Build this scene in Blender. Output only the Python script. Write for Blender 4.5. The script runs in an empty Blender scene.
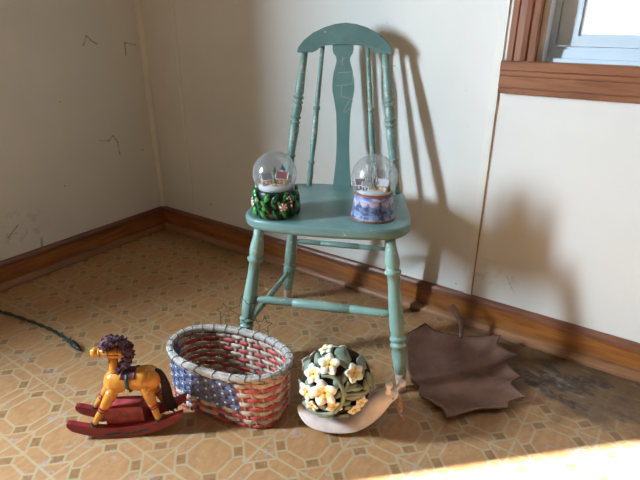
import bpy, math, random
from mathutils import Vector, Matrix
random.seed(7)
PI = math.pi
S = bpy.context.scene
COL = S.collection

# ------------------------------------------------------------------ node helpers
class NT:
    def __init__(s, name):
        s.m = bpy.data.materials.new(name); s.m.use_nodes = True
        s.t = s.m.node_tree; s.t.nodes.clear()
        s.out = s.n('ShaderNodeOutputMaterial'); s.b = s.n('ShaderNodeBsdfPrincipled')
        s.l(s.b.outputs[0], s.out.inputs[0])
    def n(s, k, **kw):
        x = s.t.nodes.new(k)
        for a, v in kw.items(): setattr(x, a, v)
        return x
    def l(s, a, b): s.t.links.new(a, b)
    def put(s, sock, v):
        if isinstance(v, bpy.types.NodeSocket): s.l(v, sock)
        else: sock.default_value = v
    def math(s, op, a, b=0.0, c=0.0, clamp=False):
        x = s.n('ShaderNodeMath', operation=op, use_clamp=clamp)
        s.put(x.inputs[0], a); s.put(x.inputs[1], b); s.put(x.inputs[2], c)
        return x.outputs[0]
    def mix(s, f, a, b, blend='MIX'):
        x = s.n('ShaderNodeMix', data_type='RGBA', blend_type=blend)
        s.put(x.inputs[0], f)
        for i, v in ((6, a), (7, b)):
            s.put(x.inputs[i], v if isinstance(v, bpy.types.NodeSocket) else (*v, 1))
        return x.outputs[2]
    def coord(s, which='Object'):
        return s.n('ShaderNodeTexCoord').outputs[which]
    def wpos(s): return s.n('ShaderNodeNewGeometry').outputs['Position']
    def mapping(s, v, scale=(1, 1, 1), loc=(0, 0, 0), rot=(0, 0, 0)):
        x = s.n('ShaderNodeMapping'); s.l(v, x.inputs[0])
        x.inputs['Location'].default_value = loc; x.inputs['Scale'].default_value = scale; x.inputs['Rotation'].default_value = rot
        return x.outputs[0]
    def noise(s, v, scale, detail=3.0, rough=.5):
        x = s.n('ShaderNodeTexNoise'); s.l(v, x.inputs['Vector'])
        x.inputs['Scale'].default_value = scale; x.inputs['Detail'].default_value = detail; x.inputs['Roughness'].default_value = rough
        return x.outputs[0]
    def ramp(s, f, a, b, smooth=True):
        x = s.n('ShaderNodeMapRange', interpolation_type='SMOOTHSTEP' if smooth else 'LINEAR')
        s.put(x.inputs[0], f); s.put(x.inputs[1], a); s.put(x.inputs[2], b)
        return x.outputs[0]
    def sep(s, v):
        x = s.n('ShaderNodeSeparateXYZ'); s.l(v, x.inputs[0]); return x.outputs
    def bump(s, h, strength=.3, dist=.002):
        x = s.n('ShaderNodeBump'); x.inputs['Strength'].default_value = strength; x.inputs['Distance'].default_value = dist
        s.l(h, x.inputs['Height']); s.l(x.outputs[0], s.b.inputs['Normal'])
    def fin(s, col, rough=.5, metal=0.0, spec=.5):
        s.put(s.b.inputs['Base Color'], col if isinstance(col, bpy.types.NodeSocket) else (*col, 1))
        s.put(s.b.inputs['Roughness'], rough); s.put(s.b.inputs['Metallic'], metal)
        s.b.inputs['Specular IOR Level'].default_value = spec
        return s.m
    def seg(s, px, py, a, b, wd):
        """1 near the segment a-b in the plane of px, py"""
        dx, dy = b[0]-a[0], b[1]-a[1]; L2 = dx*dx+dy*dy
        ux = s.math('SUBTRACT', px, a[0]); uy = s.math('SUBTRACT', py, a[1])
        t = s.math('ADD', s.math('MULTIPLY', ux, dx/L2), s.math('MULTIPLY', uy, dy/L2), clamp=True)
        ex = s.math('SUBTRACT', ux, s.math('MULTIPLY', t, dx)); ey = s.math('SUBTRACT', uy, s.math('MULTIPLY', t, dy))
        d = s.math('SQRT', s.math('ADD', s.math('MULTIPLY', ex, ex), s.math('MULTIPLY', ey, ey)))
        return s.ramp(d, wd, wd*.35)

def plain(name, col, rough=.5, metal=0.0, var=.15, scale=40, spec=.5, bump=0.0):
    t = NT(name); v = t.coord(); n = t.noise(v, scale)
    c = t.mix(t.ramp(n, .3, .7), tuple(max(0, x*(1-var)) for x in col), tuple(min(1, x*(1+var)) for x in col))
    if bump: t.bump(n, bump, .002)
    return t.fin(c, rough, metal, spec)

def chipped(name, col, chip, thr, scale=60, rough=.38):
    t = NT(name); v = t.coord()
    a = t.noise(v, 14, 2); n = t.noise(v, scale, 5, .65)
    base = t.mix(t.ramp(a, .35, .65), tuple(x*.9 for x in col), tuple(x*1.08 for x in col))
    m = t.ramp(t.math('ADD', t.math('MULTIPLY', n, .75), t.math('MULTIPLY', a, .25)), thr, thr+.02)
    return t.fin(t.mix(m, base, chip), rough)

def wood(name, col, dark, axis, rough=.35, scale=1.0):
    t = NT(name); v = t.wpos()
    sc = [26*scale]*3; sc[axis] = 3.2*scale
    g = t.noise(t.mapping(v, tuple(sc)), 2.6, 5, .6)
    k = t.noise(t.mapping(v, tuple(x*.35 for x in sc)), 2.0, 2)
    f = t.ramp(t.math('ADD', t.math('MULTIPLY', g, .7), t.math('MULTIPLY', k, .3)), .35, .62)
    t.bump(g, .08, .001)
    return t.fin(t.mix(f, dark, col), rough)

def wall_mat(name, ai, marks, dots, smudge=None, cobweb=False):
    """off-white painted wallboard; ai = horizontal axis of the wall (0 x, 1 y)"""
    t = NT(name); v = t.wpos(); X = t.sep(v); px, pz = X[ai], X[2]
    n = t.noise(v, 3.0, 4)
    c = t.mix(t.ramp(n, .3, .7), (.75, .725, .67), (.80, .775, .725))
    fl = t.ramp(t.noise(v, 55, 2), .74, .80)          # little fly specks
    sp = t.math('MULTIPLY', fl, t.ramp(t.noise(v, 5, 1), .48, .6))
    c = t.mix(t.math('MULTIPLY', sp, .35), c, (.20, .15, .10))
    m = None
    for a, b, w in marks:
        k = t.seg(px, pz, a, b, w); m = k if m is None else t.math('MAXIMUM', m, k)
    for (x, z, r) in dots:
        k = t.seg(px, pz, (x-.001, z), (x+.001, z), r); m = k if m is None else t.math('MAXIMUM', m, k)
    if m is not None:
        br = t.ramp(t.noise(v, 90, 2), .3, .6)
        c = t.mix(t.math('MULTIPLY', m, t.math('MULTIPLY_ADD', br, .5, .12)), c, (.09, .055, .04))
    if smudge:
        d = t.math('ADD', t.math('POWER', t.math('DIVIDE', t.math('SUBTRACT', px, smudge[0]), smudge[2]), 2), t.math('POWER', t.math('DIVIDE', t.math('SUBTRACT', pz, smudge[1]), smudge[3]), 2))
        k = t.math('MULTIPLY', t.ramp(d, 1.0, .1), t.ramp(t.noise(v, 38, 4), .52, .62))
        c = t.mix(t.math('MULTIPLY', k, .22), c, (.26, .18, .12))
    t.bump(t.noise(v, 160, 2), .05, .001)
    return t.fin(c, .62, 0, .3)

# vinyl floor: octagons, small dark oblongs and crossed diamonds
def floor_mat():
    t = NT('vinyl_floor'); v = t.wpos(); X = t.sep(v)
    P, OX, OY = .15297, 1.0762, -.91883
    def fold(p, o):
        f = t.math('FRACT', t.math('DIVIDE', t.math('SUBTRACT', p, o-50*P), P))
        return t.math('ABSOLUTE', t.math('SUBTRACT', f, .5))
    mx, my = fold(X[0], OX), fold(X[1], OY)
    a, c, r, ws = .307, .458, .325, .100
    sm = t.math('ADD', mx, my)
    oct_ = t.math('MAXIMUM', t.math('SUBTRACT', t.math('MAXIMUM', mx, my), a), t.math('MULTIPLY', t.math('SUBTRACT', sm, c), .7071))
    dia = t.math('MULTIPLY', t.math('SUBTRACT', 1-r, sm), .7071)      # <0 inside the diamond
    sq = t.math('SUBTRACT', t.math('MULTIPLY', t.math('ABSOLUTE', t.math('SUBTRACT', mx, my)), .7071), ws)
    edge = t.math('SUBTRACT', .5, t.math('MAXIMUM', mx, my))
    ring = t.math('MULTIPLY', t.math('GREATER_THAN', oct_, 0), t.math('GREATER_THAN', dia, 0))
    sqd = t.math('ADD', t.math('ABSOLUTE', sq), t.math('MULTIPLY', t.math('SUBTRACT', 1, ring), 9))
    d = t.math('MINIMUM', t.math('MINIMUM', t.math('ABSOLUTE', oct_), t.math('ABSOLUTE', dia)), t.math('MINIMUM', sqd, edge))
    n1 = t.noise(v, 9, 4); n2 = t.noise(v, 60, 4, .6)
    grain = t.noise(t.mapping(v, (34, 16, 1), rot=(0, 0, .6)), 2.2, 3)
    tan = t.mix(t.ramp(grain, .3, .7), (.385, .192, .080), (.445, .238, .104))
    tan = t.mix(t.math('MULTIPLY', t.ramp(n2, .5, .7), .35), tan, (.31, .15, .062))
    small = t.math('MULTIPLY', ring, t.math('LESS_THAN', sq, 0))
    col = t.mix(small, tan, t.mix(t.ramp(n2, .35, .65), (.25, .12, .045), (.32, .16, .065)))
    line = t.ramp(d, .027, .008)
    col = t.mix(t.math('MULTIPLY', line, t.math('MULTIPLY_ADD', n1, .6, .30)), col, (.43, .37, .22))
    # grey-blue scuffs worn into the print
    sc = t.ramp(t.math('ADD', t.math('MULTIPLY', t.noise(v, 14, 3), .5), t.math('MULTIPLY', t.noise(v, 70, 3), .5)), .575, .63)
    col = t.mix(t.math('MULTIPLY', sc, .55), col, (.36, .31, .30))
    # brown grime and black mould by the back wall, right of the leaf
    wob = t.math('MULTIPLY', t.math('SUBTRACT', t.noise(v, 11, 3), .5), .22)
    gx = t.ramp(t.math('ADD', X[0], wob), 1.40, 1.56); gy = t.ramp(t.math('ADD', t.math('ADD', X[1], wob), t.math('MULTIPLY', t.math('SUBTRACT', X[0], 1.66), -.10)), -.31, -.23)
    g = t.math('MULTIPLY', gx, gy)
    m1 = t.noise(t.mapping(v, (7, 13, 1), rot=(0, 0, .5)), 1.0, 5, .65)
    col = t.mix(t.math('MULTIPLY', g, .92), col, t.mix(t.ramp(m1, .35, .65), (.105, .056, .027), (.27, .160, .085)))
    mo = t.math('MULTIPLY', g, t.ramp(m1, .46, .56))
    mo = t.math('MULTIPLY', mo, t.math('MULTIPLY_ADD', t.ramp(n2, .35, .6), .4, .55))
    col = t.mix(mo, col, (.035, .03, .028))
    pale = t.math('MULTIPLY', t.math('MULTIPLY', gx, t.ramp(X[1], -.33, -.2)), t.ramp(t.noise(t.mapping(v, (9, 22, 1), rot=(0, 0, .4)), 1.3, 4, .6), .56, .66))
    col = t.mix(t.math('MULTIPLY', pale, .42), col, (.33, .29, .24))  # pale streaks: wet shine on the stain, put into the colour
    # old dirt trodden in along the skirting
    di = t.math('MULTIPLY', t.ramp(X[1], -.16, -.03), t.ramp(n1, .3, .6))
    col = t.mix(t.math('MULTIPLY', di, .5), col, (.09, .06, .035))
    rough = t.math('MULTIPLY_ADD', n1, .2, .36)
    t.bump(t.math('ADD', t.math('MULTIPLY', line, -.5), t.math('MULTIPLY', n2, .4)), .12, .001)
    return t.fin(col, rough, 0, .4)

# ------------------------------------------------------------------ mesh builder
class MB:
    def __init__(s): s.v = []; s.f = []; s.mi = []; s.sm = []; s.cur = 0
    def face(s, idx, smooth=True): s.f.append(tuple(idx)); s.mi.append(s.cur); s.sm.append(smooth)
    def mat(s, i): s.cur = i; return s
    def box(s, x0, x1, y0, y1, z0, z1, M=None):
        b = len(s.v)
        for z in (z0, z1):
            for y in (y0, y1):
                for x in (x0, x1):
                    p = Vector((x, y, z)); s.v.append(M @ p if M else p)
        for q in ((0,2,3,1),(4,5,7,6),(0,1,5,4),(2,6,7,3),(0,4,6,2),(1,3,7,5)): s.face([b+i for i in q], False)
        return s
    def tube(s, pts, rad, n=10, caps=True, flat=1.0, up=(0, 0, 1), closed=False):
        pts = [Vector(p) for p in pts]; k = len(pts)
        if not hasattr(rad, '__len__'): rad = [rad]*k
        b = len(s.v); u = None
        for i in range(k):
            if closed: d = pts[(i+1) % k]-pts[i-1]
            else: d = pts[min(i+1, k-1)]-pts[max(i-1, 0)]
            d.normalize()
            if u is None:
                u = Vector(up)
                if abs(u.dot(d)) > .95: u = Vector((1, 0, 0)) if abs(d.x) < .9 else Vector((0, 1, 0))
            u = (u-d*u.dot(d)).normalized(); w = d.cross(u)
            for j in range(n):
                a = 2*PI*j/n
                s.v.append(pts[i]+rad[i]*(math.cos(a)*w+math.sin(a)*u*flat))
        for i in range(k if closed else k-1):
            i2 = (i+1) % k
            for j in range(n):
                j2 = (j+1) % n
                s.face((b+i*n+j, b+i*n+j2, b+i2*n+j2, b+i2*n+j))
        if caps and not closed:
            s.face([b+j for j in range(n)][::-1], False); s.face([b+(k-1)*n+j for j in range(n)], False)
        return s
    def turn(s, p0, p1, prof, n=20):
        """turned piece: prof = [(t, r)] along p0 -> p1"""
        p0, p1 = Vector(p0), Vector(p1)
        return s.tube([p0+(p1-p0)*t for t, r in prof], [r for t, r in prof], n)
    def lathe(s, prof, c=(0, 0, 0), n=40, cap0=True, cap1=True):
        b = len(s.v)
        for r, z in prof:
            for j in range(n):
                a = 2*PI*j/n; s.v.append(Vector((c[0]+r*math.cos(a), c[1]+r*math.sin(a), c[2]+z)))
        for i in range(len(prof)-1):
            for j in range(n):
                j2 = (j+1) % n; s.face((b+i*n+j, b+i*n+j2, b+(i+1)*n+j2, b+(i+1)*n+j))
        if cap0: s.face([b+j for j in range(n)][::-1], False)
        if cap1: s.face([b+(len(prof)-1)*n+j for j in range(n)], False)
        return s
    def ball(s, c, r, n=16, m=10, M=None):
        if not hasattr(r, '__len__'): r = (r, r, r)
        c = Vector(c); b = len(s.v)
        def add(p): s.v.append(c+(M @ p if M else p))
        add(Vector((0, 0, -r[2])))
        for i in range(1, m):
            ph = -PI/2+PI*i/m
            for j in range(n):
                a = 2*PI*j/n; add(Vector((r[0]*math.cos(ph)*math.cos(a), r[1]*math.cos(ph)*math.sin(a), r[2]*math.sin(ph))))
        add(Vector((0, 0, r[2])))
        for j in range(n):
            j2 = (j+1) % n
            s.face((b, b+1+j2, b+1+j)); t = b+1+(m-2)*n; s.face((t+j, t+j2, t+n))
            for i in range(m-2): s.face((b+1+i*n+j, b+1+i*n+j2, b+1+(i+1)*n+j2, b+1+(i+1)*n+j))
        return s
    def prism(s, out, fn0, fn1, bev=0.0):
        """solid between two maps of a flat outline, optionally with a soft rim"""
        n = len(out); cx = sum(p[0] for p in out)/n; cy = sum(p[1] for p in out)/n
        def ins(p, d):
            v = Vector((p[0]-cx, p[1]-cy)); L = v.length or 1; return (p[0]-v.x/L*d, p[1]-v.y/L*d)
        b = len(s.v)
        lay = [(bev, 0.0), (0, .22), (0, .78), (bev, 1.0)] if bev else [(0, 0.0), (0, 1.0)]
        for d, t in lay:
            for p in out:
                q = ins(p, d); A, B = Vector(fn0(*q)), Vector(fn1(*q)); s.v.append(A+(B-A)*t)
        for i in range(len(lay)-1):
            for j in range(n):
                j2 = (j+1) % n; s.face((b+i*n+j, b+i*n+j2, b+(i+1)*n+j2, b+(i+1)*n+j), bool(bev))
        e = b+(len(lay)-1)*n
        s.face([b+j for j in range(n)][::-1], False); s.face([e+j for j in range(n)], False)
        return s
    def build(s, name, mats, parent=None, loc=None):
        me = bpy.data.meshes.new(name); me.from_pydata([tuple(v) for v in s.v], [], s.f)
        for m in (mats if isinstance(mats, (list, tuple)) else [mats]): me.materials.append(m)
        for p, mi, sm in zip(me.polygons, s.mi, s.sm): p.material_index = mi; p.use_smooth = sm
        import bmesh
        bm = bmesh.new(); bm.from_mesh(me); bmesh.ops.recalc_face_normals(bm, faces=bm.faces); bm.to_mesh(me); bm.free()
        o = bpy.data.objects.new(name, me); COL.objects.link(o)
        if parent: o.parent = parent
        if loc: o.location = loc
        return o

def catmull(pts, per=6, closed=True):
    pts = [Vector(p) for p in pts]; n = len(pts); out = []
    for i in range(n if closed else n-1):
        g = (lambda k: pts[k % n]) if closed else (lambda k: pts[min(max(k, 0), n-1)])
        a, b, c, d = g(i-1), g(i), g(i+1), g(i+2)
        for k in range(per):
            t = k/per
            out.append(.5*((2*b)+(c-a)*t+(2*a-5*b+4*c-d)*t*t+(3*b-a-3*c+d)*t**3))
    if not closed: out.append(pts[-1])
    return out

def empty(name, loc, rz=0.0):
    o = bpy.data.objects.new(name, None); COL.objects.link(o); o.location = loc; o.rotation_euler = (0, 0, rz)
    o.empty_display_size = .05
    return o
def tag(o, label, cat, group=None):
    o['label'] = label; o['category'] = cat
    if group: o['group'] = group
    return o
def struct(o): o['kind'] = 'structure'; return o

# ------------------------------------------------------------------ room shell
RX, RY, RZ = 3.3, -3.7, 2.3
M_floor = floor_mat()
M_wback = wall_mat('painted_back_wall', 0,
    [((1.52, .19), (1.55, .14), .0012)],
    [(1.09, .865, .003), (1.115, .735, .0035), (1.12, .75, .0025), (.97, .86, .003), (.31, .165, .005), (.235, .13, .004), (1.41, .245, .002), (1.375, .12, .003), (1.42, .14, .003)],
    (1.47, .185, .12, .05))
M_wleft = wall_mat('painted_left_wall', 1,
    [((-.258, .785), (-.240, .817), .004), ((-.240, .817), (-.222, .797), .004), ((-.222, .797), (-.203, .787), .004),
     ((-.086, .743), (-.084, .79), .004), ((-.084, .788), (-.035, .778), .0035),
     ((-.222, .430), (-.197, .447), .0045), ((-.197, .447), (-.182, .425), .0045), ((-.182, .425), (-.18, .368), .0045), ((-.26, .44), (-.222, .43), .003),
     ((-.664, .172), (-.624, .205), .004), ((-.56, .10), (-.556, .13), .006)],
    [(-.07, .365, .004), (-.385, .60, .003), (-.43, .30, .003)],
    (-.62, .19, .12, .09))
M_wplain = wood('dark_unseen_wall', (.13, .060, .024), (.07, .03, .012), 2, .5)  # unseen walls, brown made up to cut the bounced light
M_ceil = plain('ceiling_paint', (.24, .17, .10), .7, 0, .05, 4)  # unseen ceiling, also toned dark to hold down bounce
struct(MB().box(-.1, RX+.1, RY-.1, .1, -.08, 0).build('floor', M_floor))
struct(MB().box(-.1, RX+.1, RY-.1, .1, RZ, RZ+.08).build('ceiling', M_ceil))
def holed(name, mat, axis, a0, a1, h, rng, off0, off1):
    """wall along an axis with one window hole: h = (a0, a1, z0, z1)"""
    mb = MB()
    def bx(p0, p1, z0, z1):
        if axis == 0: mb.box(p0, p1, off0, off1, z0, z1)
        else: mb.box(off0, off1, p0, p1, z0, z1)
    bx(a0, h[0], 0, RZ); bx(h[1], a1, 0, RZ); bx(h[0], h[1], 0, h[2]); bx(h[0], h[1], h[3], RZ)
    return struct(mb.build(name, mat))
WX0, WX1, WZ0, WZ1 = 1.500, 2.30, .772, 1.78
WY0, WY1, LZ0, LZ1 = -2.48, -1.58, .76, 1.66
holed('wall_back', M_wback, 0, -.1, RX+.1, (WX0, WX1, WZ0, WZ1), RZ, 0, .1)
holed('wall_left', M_wleft, 1, RY-.1, 0, (WY0, WY1, LZ0, LZ1), RZ, -.135, 0)
struct(MB().box(RX, RX+.1, RY-.1, 0, 0, RZ).build('wall_right', M_wplain))
struct(MB().box(0, RX, RY-.1, RY, 0, RZ).build('wall_front', M_wplain))

M_base_x = wood('varnished_skirting', (.40, .145, .035), (.24, .075, .018), 0)
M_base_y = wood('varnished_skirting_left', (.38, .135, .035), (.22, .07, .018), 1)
M_cap_x = wood('skirting_cap', (.25, .10, .055), (.16, .06, .035), 0)
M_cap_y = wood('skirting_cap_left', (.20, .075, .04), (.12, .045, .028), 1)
M_shoe_x = wood('shoe_moulding', (.36, .165, .075), (.24, .10, .045), 0)
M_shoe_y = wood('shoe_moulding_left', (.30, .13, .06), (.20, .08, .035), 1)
prof = [(0, 0), (.030, 0), (.0305, .008), (.027, .016), (.0205, .0215), (.0145, .0235), (.0105, .0236), (.0105, .0262), (.0125, .0275), (.0125, .073), (.0095, .0745), (.0095, .0765), (.0135, .078), (.0135, .088), (.010, .0955), (.004, .0988), (0, .0988)]
def skirting(name, axis, length, mats, start=0.0):
    mb = MB(); n = len(prof); b = 0
    for t in (start, length):
        for d, z in prof: mb.v.append(Vector((t, -d, z)) if axis == 0 else Vector((d, -t, z)))
    for j in range(n-1):
        mb.cur = 1 if j >= 11 else (2 if j < 7 else 0)
        mb.face((j, j+1, n+j+1, n+j), False)
    mb.face(range(n), False); mb.face(range(n, 2*n), False)
    return struct(mb.build(name, mats))
skirting('baseboard_back', 0, RX, [M_base_x, M_cap_x, M_shoe_x])
skirting('baseboard_left', 1, -RY, [M_base_y, M_cap_y, M_shoe_y], .0002)

M_trimw = plain('painted_trim', (.80, .77, .70), .5, 0, .04, 12)
M_raw = plain('raw_wood_edge', (.42, .24, .10), .6, 0, .2, 30)
mb = MB(); n = 8                                   # quarter round in the corner
ar = [(0, 0)]+[(.016*math.cos(k*PI/2/n), -.016*math.sin(k*PI/2/n)) for k in range(n+1)]
mb.prism(ar, lambda x, y: (x, y, .0988), lambda x, y: (x, y, RZ)); struct(mb.build('trim_1', M_trimw))
t2 = struct(empty('trim_2', (1.416, 0, .0988)))     # batten over the panel joint left of the window
MB().box(-.012, .009, -.0045, 0, 0, RZ-.0988).build('batten', M_trimw, t2)
MB().box(.0095, .0125, -.003, 0, 0, .601).build('batten_edge', M_raw, t2)
struct(MB().box(.190, .206, -.002, 0, .0988, RZ).build('trim_3', M_trimw))

# window at the top right
M_case = wood('varnished_casing', (.33, .135, .065), (.20, .075, .038), 0)
M_casev = wood('varnished_casing_upright', (.31, .125, .06), (.19, .07, .036), 2, .6)
M_vinyl = plain('white_window_frame', (.70, .78, .84), .35, 0, .03, 8)
M_jamb = plain('grey_white_jamb', (.78, .79, .80), .5, 0, .08, 8)
w1 = struct(empty('window_1', (1.90, 0, .74)))
def wp(mb, name, mats): 
    for v in mb.v: v -= Vector((1.90, 0, .74))
    return mb.build(name, mats, w1)
mb = MB()                                           # apron/stool: long grooved board
pz = [(0, .700), (.020, .700), (.022, .702), (.022, .7125), (.0185, .7135), (.0185, .7155), (.024, .717), (.024, .742), (.021, .7435), (.021, .745), (.0245, .7465), (.0245, .7545), (.0225, .756), (.027, .758), (.027, .776), (.024, .779), (0, .779)]
k = len(pz)
for x in (1.429, 2.375):
    for d, z in pz: mb.v.append(Vector((x, -d, z)))
for j in range(k-1): mb.face((j, j+1, k+j+1, k+j), False)
mb.face(range(k), False); mb.face(range(k, 2*k), False)
wp(mb, 'stool', M_case)
def vcase(x0, x1, z0, z1, flip):
    pr = [(0, 0), (.016, 0), (.018, .003), (.018, .014), (.0145, .0155), (.0145, .018), (.019, .020), (.021, .034), (.019, .045), (.0145, .0465), (.0145, .049), (.018, .051), (.018, .064), (.016, .068), (0, .068)]
    mb = MB(); kk = len(pr)
    for z in (z0, z1):
        for d, q in pr: mb.v.append(Vector(((x1-q) if flip else (x0+q), -d, z)))
    for j in range(kk-1): mb.face((j, j+1, kk+j+1, kk+j), False)
    mb.face(range(kk), False); mb.face(range(kk, 2*kk), False)
    return mb
wp(vcase(1.438, 1.506, .779, 1.86, False), 'casing', M_casev)
wp(vcase(2.294, 2.362, .779, 1.86, True), 'casing', M_casev)
wp(MB().box(1.5065, 2.2935, -.018, 0, 1.775, 1.845), 'casing', M_case)
wp(MB().box(1.5001, 1.520, 0, .0999, .772, 1.78).box(2.28, 2.2999, 0, .0999, .772, 1.78).box(1.520, 2.28, 0, .0999, 1.76, 1.7799), 'jamb', M_jamb)
wp(MB().box(1.520, 2.28, .022, .0999, .7721, .786).box(1.520, 2.28, .040, .0999, .786, .806), 'sill', M_vinyl)
fr = MB()
fr.box(1.520, 1.534, .046, .095, .806, 1.76).box(2.266, 2.28, .046, .095, .806, 1.76).box(1.534, 2.266, .046, .095, .806, .812)
wp(fr, 'frame', M_vinyl)
sa = MB().box(1.536, 1.581, .054, .088, .814, 1.75).box(2.219, 2.264, .054, .088, .814, 1.75).box(1.581, 2.219, .054, .088, .814, .836).box(1.581, 2.219, .054, .088, 1.70, 1.75)
sa.box(1.581, 1.585, .062, .080, .836, 1.70).box(1.585, 2.219, .062, .080, .836, .840)
wp(sa, 'sash', M_vinyl)
tg = NT('window_glass'); tr = tg.n('ShaderNodeBsdfTransparent'); gl = tg.n('ShaderNodeBsdfGlossy'); mx = tg.n('ShaderNodeMixShader')
gl.inputs['Roughness'].default_value = .02; mx.inputs[0].default_value = .06
tg.l(tr.outputs[0], mx.inputs[1]); tg.l(gl.outputs[0], mx.inputs[2]); tg.l(mx.outputs[0], tg.out.inputs[0]); M_wglass = tg.m
wp(MB().box(1.585, 2.219, .069, .072, .840, 1.70), 'pane', M_wglass)

# window in the left wall, to the left of the photographer: the daylight comes from here
w2 = struct(empty('window_2', (0, -2.02, LZ0)))
def wq(mb, name, mats):
    for v in mb.v: v -= Vector((0, -2.02, LZ0))
    return mb.build(name, mats, w2)
f2 = MB()
f2.box(-.1349, -.0, WY0+.0001, WY0+.02, LZ0, LZ1).box(-.1349, 0, WY1-.02, WY1-.0001, LZ0, LZ1).box(-.1349, 0, WY0+.02, WY1-.02, LZ0+.0001, LZ0+.02).box(-.1349, 0, WY0+.02, WY1-.02, LZ1-.02, LZ1-.0001)
wq(f2, 'frame', M_vinyl)
M_curt = plain('unseen_curtain', (.82, .80, .74), .8, 0, .05, 30)  # unseen cloth, added to block the sun from most of the window
cu = MB(); N = 40
for i in range(N+1):
    y = WY1-.021-(.672-.021)*i/N; x = -.118+.008*math.sin(i*.95)
    for z in (LZ0+.022, LZ1-.022): cu.v.append(Vector((x, y, z)))
for i in range(N): cu.face((2*i, 2*i+1, 2*i+3, 2*i+2))
c2 = wq(cu, 'sun_blocking_curtain', M_curt)

# ------------------------------------------------------------------ chair
GREEN = (.235, .365, .305); CHIP = (.62, .56, .44)
M_gr = chipped('chipped_green_paint', GREEN, CHIP, .60)
M_seat = chipped('seat_green_shaded', (.160, .275, .258), CHIP, .635, 60, .28)  # same paint as the legs; dimmer light on the seat darkens the colour
M_post = chipped('worn_green_paint', (.205, .335, .285), (.48, .46, .40), .55, 90)
M_sock = plain('bare_wood_foot', (.50, .37, .27), .6, 0, .2, 60)
CH = empty('wooden_chair', (1.107, -.29, 0), .412)
tag(CH, 'green painted wooden side chair with turned legs and a vase-shaped back splat', 'chair')
HS, TH = .417, .030
half = [(0, -.190), (.09, -.186), (.15, -.176), (.188, -.158), (.207, -.130), (.211, -.10), (.206, -.04), (.196, .03), (.189, .085), (.178, .122), (.150, .143), (.09, .158)]
outl = [(x, y) for x, y in half]+[(0, .164)]+[(-x, y) for x, y in reversed(half[1:])]
oc = [(p.x, p.y) for p in catmull([(x, y, 0) for x, y in outl], 5)]
mb = MB(); lay = [(.93, HS-TH), (.975, HS-TH+.002), (.995, HS-TH+.008), (1.0, HS-TH+.014), (.998, HS-.006), (.99, HS-.0015), (.97, HS)]
n = len(oc)
for k_, z in lay:
    for x, y in oc: mb.v.append(Vector((x*k_, y*k_, z)))
for i in range(len(lay)-1):
    for j in range(n):
        j2 = (j+1) % n; mb.face((i*n+j, i*n+j2, (i+1)*n+j2, (i+1)*n+j))
mb.face(list(range(n))[::-1], False); mb.face(range((len(lay)-1)*n, len(lay)*n), False)
mb.build('seat', M_seat, CH)
lp = [(-.005, .0120), (.05, .0130), (.10, .0160), (.150, .0182), (.180, .0172), (.199, .0140), (.202, .0190), (.208, .0206), (.220, .0206), (.226, .0190), (.229, .0142), (.30, .0146), (.40, .0166), (.50, .0186), (.57, .0190), (.620, .0162), (.630, .0148), (.633, .0190), (.640, .0206), (.650, .0204), (.656, .0188), (.659, .0158), (.672, .0160), (.678, .0190), (.685, .0204), (.694, .0202), (.700, .0186), (.703, .0168), (.74, .0184), (.80, .0172), (.88, .0143)]
sock = [(.88, .0146), (.89, .0143), (.96, .0125), (1.0, .0118)]
LEGS = [((.165, -.15, HS-TH), (.221, -.23, 0)), ((-.165, -.15, HS-TH), (-.217, -.210, 0)), ((-.132, .098, HS-TH), (-.184, .168, 0)), ((.132, .098, HS-TH), (.190, .150, 0))]
for a, b in LEGS:
    L = MB().turn(a, b, lp).build('leg', M_gr, CH)
    MB().turn(a, b, sock).build('foot_tip', M_sock, L)
def on(leg, z):
    a, b = Vector(LEGS[leg][0]), Vector(LEGS[leg][1]); t = (a.z-z)/(a.z-b.z); return a+(b-a)*t
def stretcher(a, b, r):
    d = (b-a); pr = [(.0, r*.62), (.06, r*.8), (.29, r), (.296, r*.86), (.302, r), (.5, r*1.08), (.698, r), (.704, r*.86), (.71, r), (.94, r*.8), (1.0, r*.62)]
    return MB().turn(a+d*.02, b-d*.02, pr, 16)
stretcher(on(1, .198), on(0, .198), .0115).build('stretcher', M_gr, CH)
stretcher(on(2, .118), on(1, .118), .0085).build('stretcher', M_gr, CH)
stretcher(on(3, .118), on(0, .118), .0085).build('stretcher', M_gr, CH)
stretcher(on(2, .236), on(3, .236), .0085).build('stretcher', M_gr, CH)
pp = [(0, .0118), (.10, .0130), (.17, .0140), (.235, .0112), (.238, .0144), (.252, .0144), (.255, .0112), (.33, .0124), (.42, .0140), (.455, .0142), (.475, .0108), (.478, .0148), (.492, .0148), (.495, .0108), (.51, .0108), (.513, .0150), (.53, .0150), (.533, .0116), (.57, .0142), (.60, .0142), (.618, .0108), (.621, .0150), (.636, .0150), (.639, .0108), (.652, .0108), (.655, .0150), (.672, .0150), (.676, .0112), (.70, .0132), (.76, .0124), (.85, .0108), (1.0, .0098)]
for s in (-1, 1):
    MB().turn((s*.161, .108, HS-.004), (s*.1120-.0080, .1965, .797), pp, 18).build('back_post', M_post, CH)
sp = [(0, .0070), (.1, .0086), (.165, .0066), (.17, .0096), (.19, .0096), (.195, .0064), (.30, .0086), (.42, .0092), (.54, .0074), (.548, .0066), (.552, .0098), (.575, .0098), (.58, .0066), (.65, .0074), (.75, .0068), (1.0, .0058)]
for s in (-1, 1):
    MB().turn((s*.0975, .133, HS-.004), (s*.0623-.0070, .1995, .812), sp, 14).build('spindle', M_post, CH)
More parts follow.
